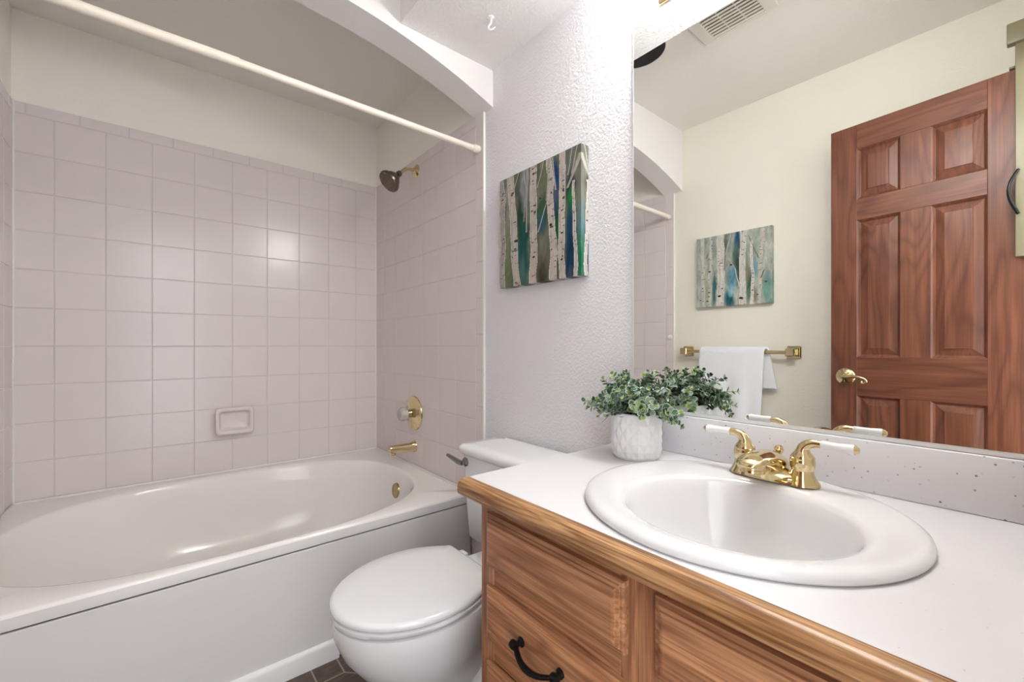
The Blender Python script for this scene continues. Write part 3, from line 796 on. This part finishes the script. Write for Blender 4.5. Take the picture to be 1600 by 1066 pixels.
# ================================================================== PAINTINGS
rng = np.random.RandomState(3)
def vnoise(u, v, fu, fv, seed):
    r = np.random.RandomState(seed).rand(64, 64)
    x = u*fu; y = v*fv; xi = np.floor(x).astype(int); yi = np.floor(y).astype(int)
    fx = x-xi; fy = y-yi; fx = fx*fx*(3-2*fx); fy = fy*fy*(3-2*fy)
    g = lambda a, b: r[a % 64, b % 64]
    return (g(xi, yi)*(1-fx)+g(xi+1, yi)*fx)*(1-fy) + (g(xi, yi+1)*(1-fx)+g(xi+1, yi+1)*fx)*fy
def fbm(u, v, fu, fv, seed, o=4):
    s = 0; a = .5; t = 0
    for k in range(o):
        s = s + a*vnoise(u, v, fu*2**k, fv*2**k, seed+k); t += a; a *= .55
    return s/t
def C(*c): return np.array(srgb(*c))
def paint(U, V, base, blobs, trunks, twigs, knots, seed):
    """U right, V up, 0..1. returns linear rgb"""
    n = fbm(U, V, 6, 3, seed); n2 = fbm(U, V, 16, 7, seed+9); n3 = fbm(U, V, 60, 25, seed+20, 3)
    col = base[0]*(1-n[..., None]) + base[1]*n[..., None]
    for (bu, bv, su, sv, c, k) in blobs:
        du = (U-bu+.05*(n2-.5))/su; dv = (V-bv+.18*(n-.5))/sv
        w_ = np.clip((1.25-(np.abs(du)**2+np.abs(dv)**2))*k, 0, 1)
        col = col*(1-w_[..., None]) + C(*c)*w_[..., None]
    col = col*(.50+.95*n2[..., None])*(.75+.5*n3[..., None])
    wsh = np.clip((fbm(U, V, 9, 3, seed+60, 3)-.52)*5, 0, 1)[..., None]*.22; col = col*(1-wsh)+C(170, 172, 158)*wsh
    def strip(a0, v0, a1, v1, w0, w1, c, outline, sd, kn=True):
        nonlocal col
        lo, hi = min(v0, v1), max(v0, v1)
        t = np.clip((V-v0)/(v1-v0), 0, 1)
        cxx = a0 + (a1-a0)*t + .02*(fbm(V, V*0+.3, 5, 1, sd, 2)-.5)*2
        hw = (w0+(w1-w0)*t)*.5*(1+.18*(vnoise(V, V*0, 14, 1, sd+2)-.5))
        d = (U-cxx)/hw
        m = ((np.abs(d) < 1) & (V >= lo-.002) & (V <= hi+.002))[..., None]
        tx = fbm(U, V, 50, 14, sd+5, 3)[..., None]
        cc = C(*c)*(.62+.52*tx)*(1.0 if kn else .88)
        edge = (np.clip(np.abs(d)*1.0-.55, 0, .5)*2)[..., None]
        cc = cc*(1-.30*edge)
        dash = ((fbm(U, V, 22, 70, sd+7, 2) > .76) & (np.abs(d) < .9))[..., None] if kn else np.zeros_like(m)
        cc = np.where(dash, C(95, 78, 70), cc)
        col = np.where(m, cc, col)
        if outline and kn:
            o = ((np.abs(np.abs(d)-1)*hw < .0035) & (V >= lo) & (V <= hi))[..., None]
            col = np.where(o, C(*outline), col)
    for i, t in enumerate(trunks): strip(*t, seed+30+i*3)
    for i, t in enumerate(twigs): strip(*t, None, seed+80+i, False)
    for (ku, kv, r) in knots:
        m = ((((U-ku)/r)**2 + ((V-kv)/(r*.6))**2) + .6*(n3-.5) < 1)[..., None]
        col = np.where(m, C(62, 48, 42), col)
    return np.clip(col*.74, 0, 1)
BIRCH = (222, 210, 200); OUT = (240, 234, 224)
def art1(U, V):
    base = (C(140, 142, 122), C(84, 96, 78))
    blobs = [(.02, .5, .05, .9, (186, 182, 176), .9), (.13, .8, .05, .35, (160, 156, 142), .9), (.13, .25, .05, .35, (120, 126, 84), .9), (.33, .62, .07, .35, (36, 70, 44), 1.3), (.33, .2, .07, .38, (24, 100, 92), 1.3), (.34, .85, .06, .18, (150, 158, 158), .9),
             (.58, .85, .07, .25, (128, 128, 104), .9), (.57, .55, .08, .2, (60, 92, 66), 1.2), (.57, .50, .06, .10, (44, 92, 112), .9), (.58, .18, .08, .28, (120, 110, 96), .9), (.56, .05, .06, .1, (70, 64, 50), .8),
             (.66, .85, .03, .25, (50, 62, 70), .9), (.735, .72, .04, .28, (10, 66, 120), 1.3), (.745, .35, .04, .28, (14, 92, 58), 1.3), (.745, .08, .04, .14, (70, 74, 50), .9),
             (.885, .86, .05, .2, (98, 100, 102), .9), (.885, .68, .05, .14, (26, 54, 62), 1.2), (.885, .54, .035, .14, (40, 140, 70), 1), (.90, .32, .06, .25, (16, 80, 112), 1.3), (.89, .10, .06, .2, (12, 60, 92), 1.3),
             (.98, .85, .04, .25, (120, 120, 110), .9), (.975, .42, .035, .18, (96, 150, 160), .8), (.975, .13, .04, .25, (44, 132, 100), 1)]
    tr = [(.045, 0, .03, 1, .075, .07, (198, 188, 182), OUT), (.245, 0, .155, 1, .085, .085, BIRCH, OUT), (.46, 0, .47, 1, .085, .075, BIRCH, OUT), (.705, 0, .66, 1, .075, .055, BIRCH, OUT), (.80, 0, .80, 1, .065, .06, BIRCH, OUT), (.938, 0, .918, .74, .035, .02, BIRCH, OUT)]
    tw = [(.335, .55, .385, 1, .016, .012, (210, 200, 190)), (.385, .75, .34, 1, .014, .01, (224, 214, 204)), (.37, .45, .40, 1, .022, .016, (206, 196, 188)), (.21, .85, .27, 1, .016, .01, (220, 210, 200)), (.52, .80, .58, 1, .014, .01, (215, 205, 195)), (.63, .66, .645, 1, .014, .012, (210, 200, 190)),
          (.52, .42, .63, .66, .016, .010, (226, 222, 214)), (.74, .72, .69, 1, .018, .012, (222, 212, 202)), (.85, .70, 1.0, .93, .025, .05, (214, 208, 190)), (.90, .80, .97, 1, .012, .012, (224, 216, 206)), (.86, .80, .91, 1, .012, .010, (224, 216, 206))]
    kn = [(.235, .40, .022), (.225, .33, .014), (.485, .60, .016), (.47, .22, .016), (.47, .93, .016), (.675, .45, .02), (.80, .36, .014), (.80, .15, .014), (.18, .82, .012), (.06, .45, .012), (.55, .70, .012)]
    return paint(U, V, base, blobs, tr, tw, kn, 11)
def art2(U, V):
    return np.clip(art2_(U, V)*1.2, 0, 1)
def art2_(U, V):
    base = (C(186, 192, 180), C(160, 168, 156))
    blobs = [(.04, .5, .07, .6, (172, 178, 172), .7), (.23, .85, .08, .25, (164, 176, 164), .8), (.26, .25, .03, .25, (60, 104, 108), .9), (.17, .25, .05, .3, (168, 164, 134), .8),
             (.42, .88, .04, .2, (92, 104, 100), .8), (.47, .9, .05, .2, (140, 150, 150), .8), (.57, .88, .04, .25, (24, 84, 128), 1), (.555, .62, .06, .28, (82, 112, 96), .95), (.585, .50, .04, .25, (60, 74, 62), .9),
             (.50, .38, .08, .16, (104, 158, 176), .9), (.47, .10, .07, .16, (34, 96, 112), 1), (.49, .22, .05, .1, (150, 190, 205), .8), (.72, .22, .035, .28, (40, 98, 84), .95), (.70, .45, .03, .2, (140, 140, 110), .8),
             (.80, .50, .035, .16, (96, 160, 184), .9), (.81, .12, .04, .14, (134, 122, 100), .8), (.95, .18, .07, .22, (108, 156, 148), .9), (.93, .75, .08, .3, (190, 194, 184), .7)]
    tr = [(.095, 0, .095, 1, .07, .06, (214, 214, 202), None), (.19, 0, .20, 1, .06, .05, (210, 210, 198), None), (.345, 0, .35, 1, .085, .085, (228, 222, 212), OUT), (.645, 0, .645, 1, .08, .06, (224, 220, 212), OUT), (.765, 0, .755, .85, .03, .02, (222, 218, 206), OUT), (.84, 0, .90, 1, .05, .07, (212, 210, 198), None)]
    tw = [(.43, .72, .49, 1, .02, .02, (208, 206, 196)), (.43, .72, .40, .50, .014, .012, (150, 146, 134)), (.545, .50, .43, .72, .014, .010, (206, 202, 192)), (.60, .24, .545, .50, .018, .012, (230, 226, 216)), (.85, .60, .72, .92, .010, .008, (120, 112, 100)), (.88, .34, .92, .44, .016, .01, (110, 100, 88)), (.14, .70, .17, .76, .01, .008, (100, 88, 80))]
    kn = [(.19, .50, .018), (.49, .56, .018), (.62, .09, .026), (.33, .14, .024), (.16, .08, .014), (.06, .10, .012), (.83, .12, .012), (.66, .84, .010), (.34, .60, .010), (.93, .28, .014)]
    return paint(U, V, base, blobs, tr, tw, kn, 47)
def canvas(name, label, x0, z0, size, depth, ywall, s, fn, flip):
    """s = -1: hangs on wall_back (faces -y); s = +1: on wall_front (faces +y)"""
    N = 230; bm = bmesh.new(); lay = bm.verts.layers.float_color.new('art')
    e = depth/size
    K = 14
    us = [-e*(1-i/K) for i in range(K)] + [i/N for i in range(N+1)] + [1+e*(i+1)/K for i in range(K)]
    us = np.array(us)
    UU, VV = np.meshgrid(us, us, indexing='ij')
    mir = lambda a: np.where(a > 1, 2-a, np.abs(a))
    uu, vv = mir(UU), mir(VV)
    Cc = fn(uu, vv)
    H = .0006*fbm(uu, vv, 40, 40, 5, 2)
    V = {}
    n = len(us); idx = np.empty((n, n), object)
    for i in range(n):
        for j in range(n):
            a, b = UU[i, j], VV[i, j]
            oa = -a if a < 0 else (a-1 if a > 1 else 0); ob = -b if b < 0 else (b-1 if b > 1 else 0)
            if oa > 0 and ob > 0: idx[i, j] = None; continue
            dep = depth - max(oa, ob)*size
            p = Vector((x0+size*min(max(a, 0), 1) if not flip else x0+size*(1-min(max(a, 0), 1)), ywall+s*(.001+dep+(H[i, j] if oa == ob == 0 else 0)), z0+size*min(max(b, 0), 1)))
            v = bm.verts.new(p); v[lay] = (*Cc[i, j], 1); idx[i, j] = v
    for i in range(n-1):
        for j in range(n-1):
            q = [idx[i, j], idx[i+1, j], idx[i+1, j+1], idx[i, j+1]]
            if all(q): bm.faces.new(q)
    for q in (((0, K), (0, n-1-K), (n-1, n-1-K), (n-1, K)),): pass
    o = link(name, bm, M['art'], None, (x0+size/2, ywall, z0), smooth=True, ang=40)
    return o
m = mat('painted_canvas', (.5, .5, .5), .55, spec=.3); at = nd(m, 'ShaderNodeVertexColor', layer_name='art'); lk(m, at.outputs['Color'], B(m).inputs['Base Color'])
v = coords(m); bump(m, noise(m, v, 900, 1), .25, .0005); M['art'] = m
p1 = canvas('canvas_painting', '', 1.283, 1.296, .410, .034, 0, -1, art1, False)
tag(p1, 'square birch-trunk canvas with deep green and blue gaps, hung above the toilet', 'painting')
p2 = canvas('canvas_painting', '', 1.300, 1.305, .410, .030, -W, 1, art2, False)
tag(p2, 'pale birch-trunk canvas hung above the towel bar, seen in the mirror', 'painting')

# ================================================================== PLANT
px_, py_ = 1.955, -.128
pl = thing('potted_plant', 'faux eucalyptus plant in a white diamond-textured pot beside the sink', 'plant', (px_, py_, .8))
bm = bmesh.new(); n, nh = 168, 64; rings = []
def prad(t):
    r = .0555 + .0045*min(1, t*4) - .001*t
    if t < .06: r -= .004*(1-t/.06)
    return r
for j in range(nh+1):
    t = j/nh; ring = []
    for i in range(n):
        a = 2*PI*i/n
        p1_ = (a/(2*PI)*14 + t*2.6) % 1; p2_ = (a/(2*PI)*14 - t*2.6) % 1
        d = 1-2*max(abs(p1_-.5), abs(p2_-.5))
        amp = .0042*(1-abs(2*min(1, max(0, (t-.02)/.96))-1)**14)
        r = prad(t) + amp*(d-.35)
        ring.append(Vector((px_+r*math.cos(a), py_+r*math.sin(a), .8005+.110*t)))
    rings.append(ring)
for r, z in ((.056, .9125), (.053, .9115), (.051, .905), (.050, .896)):
    rings.append([Vector((px_+r*math.cos(2*PI*i/n), py_+r*math.sin(2*PI*i/n), z)) for i in range(n)])
loft(bm, rings, True, True, True)
link('pot', bm, M['porc'] if 0 else mat('pot_ceramic', srgb(236, 234, 236), .4), pl, ang=25)
bm = bmesh.new(); lathe(bm, [(.049, 0), (.049, .004), (.0005, .006)], (px_, py_, .894), (0, 0, 1), 24); link('soil', bm, M['soil'], pl)
GL = [mat('leaf_grey_green', srgb(134, 152, 138), .45), mat('leaf_green', srgb(72, 108, 72), .4), mat('leaf_dark', srgb(44, 74, 50), .45), mat('leaf_lime', srgb(150, 172, 84), .45), mat('stem_brown', srgb(74, 70, 52), .6), mat('leaf_pale_edge', srgb(190, 202, 184), .45)]
rnd = random.Random(12)
bmL = bmesh.new(); bmS = bmesh.new()
def leaf(c, d, nrm, L, mi):
    d = d.normalized(); nrm = (nrm - d*nrm.dot(d)).normalized(); sd = d.cross(nrm)
    k = 9; rim = []; inn = []
    for i in range(k):
        a = 2*PI*i/k
        x = .5-.5*math.cos(a); y = .46*math.sin(a)*(1-.10*math.cos(a))
        p = c + d*(x*L) + sd*(y*L) + nrm*(L*(.10*abs(y)*2 - .16*(x-.5)**2*2))
        rim.append(bmL.verts.new(p))
        q = c + d*((.5+(x-.5)*.80)*L) + sd*(y*.80*L) + nrm*(L*(.05*abs(y)*2-.02)); inn.append(bmL.verts.new(q))
    ctr = bmL.verts.new(c + d*L*.5 - nrm*L*.05)
    for i in range(k):
        f = bmL.faces.new((rim[i], rim[(i+1) % k], inn[(i+1) % k], inn[i])); f.material_index = 5 if mi in (0, 1, 3) else 0
        f = bmL.faces.new((inn[i], inn[(i+1) % k], ctr)); f.material_index = mi
NSTEM = 84
for s in range(NSTEM):
    az = 2*PI*s/NSTEM*5.0 + rnd.uniform(-.4, .4)
    tilt = rnd.choice((.3, .65, .9, 1.1, 1.25, 1.38)) + rnd.uniform(-.15, .15)
    L = rnd.uniform(.078, .098)*(1.02 if tilt < .5 else 1.05 if tilt < 1 else 1.10)
    if rnd.random() < .12 and tilt > .8: L *= 1.3
    dirv = Vector((math.cos(az)*math.sin(tilt), math.sin(az)*math.sin(tilt), math.cos(tilt)))
    # keep clear of the mirror behind
    if dirv.y > .2: L *= .78
    base = Vector((px_+.028*math.cos(az)*rnd.random(), py_+.028*math.sin(az)*rnd.random(), .897))
    pts = []; K = 9
    for i in range(K+1):
        t = i/K
        p = base + dirv*L*t + Vector((0, 0, 1))*(.030*math.sin(min(1, t*1.3)*PI/2) - (.050 if s % 3 == 0 else .022)*t*t*math.sin(tilt)) 
        if p.y > -.012: p.y = -.012
        pts.append(p)
    tube(bmS, pts, [.0011*(1-.5*i/K) for i in range(K+1)], 5, mi=0)
    if base.z: pass
    for i in range(2, K+1):
        p = pts[i]; t = i/K
        tg = (pts[i]-pts[i-1]).normalized(); u_, v_ = frame_of(tg)
        rot = rnd.uniform(0, PI)
        for q in (0, PI):
            a = rot+q
            side = (u_*math.cos(a)+v_*math.sin(a))
            ld_ = (side + tg*.55).normalized()
            size = (.0235 - .0125*t**1.3)*rnd.uniform(.8, 1.2)*1.06
            if p.y + ld_.y*size > -.010 or (p+ld_*size).z < (.865 if (p.x > px_+.03 and s % 3 == 0) else .908) and (p.xy-Vector((px_, py_))).length > .040: continue
            mi = rnd.choices((0, 1, 2, 3), ((34, 34, 22, 8) if t < .8 else (18, 28, 26, 28)))[0]
            leaf(p, ld_, tg + Vector((0, 0, .5)), size, mi)
    leaf(pts[-1], (pts[-1]-pts[-2]), Vector((rnd.uniform(-1, 1), rnd.uniform(-1, 1), 1)), .010, rnd.choice((1, 3, 3, 2)))
link('foliage', bmL, GL, pl, ang=60)
link('stems', bmS, GL[4], pl)
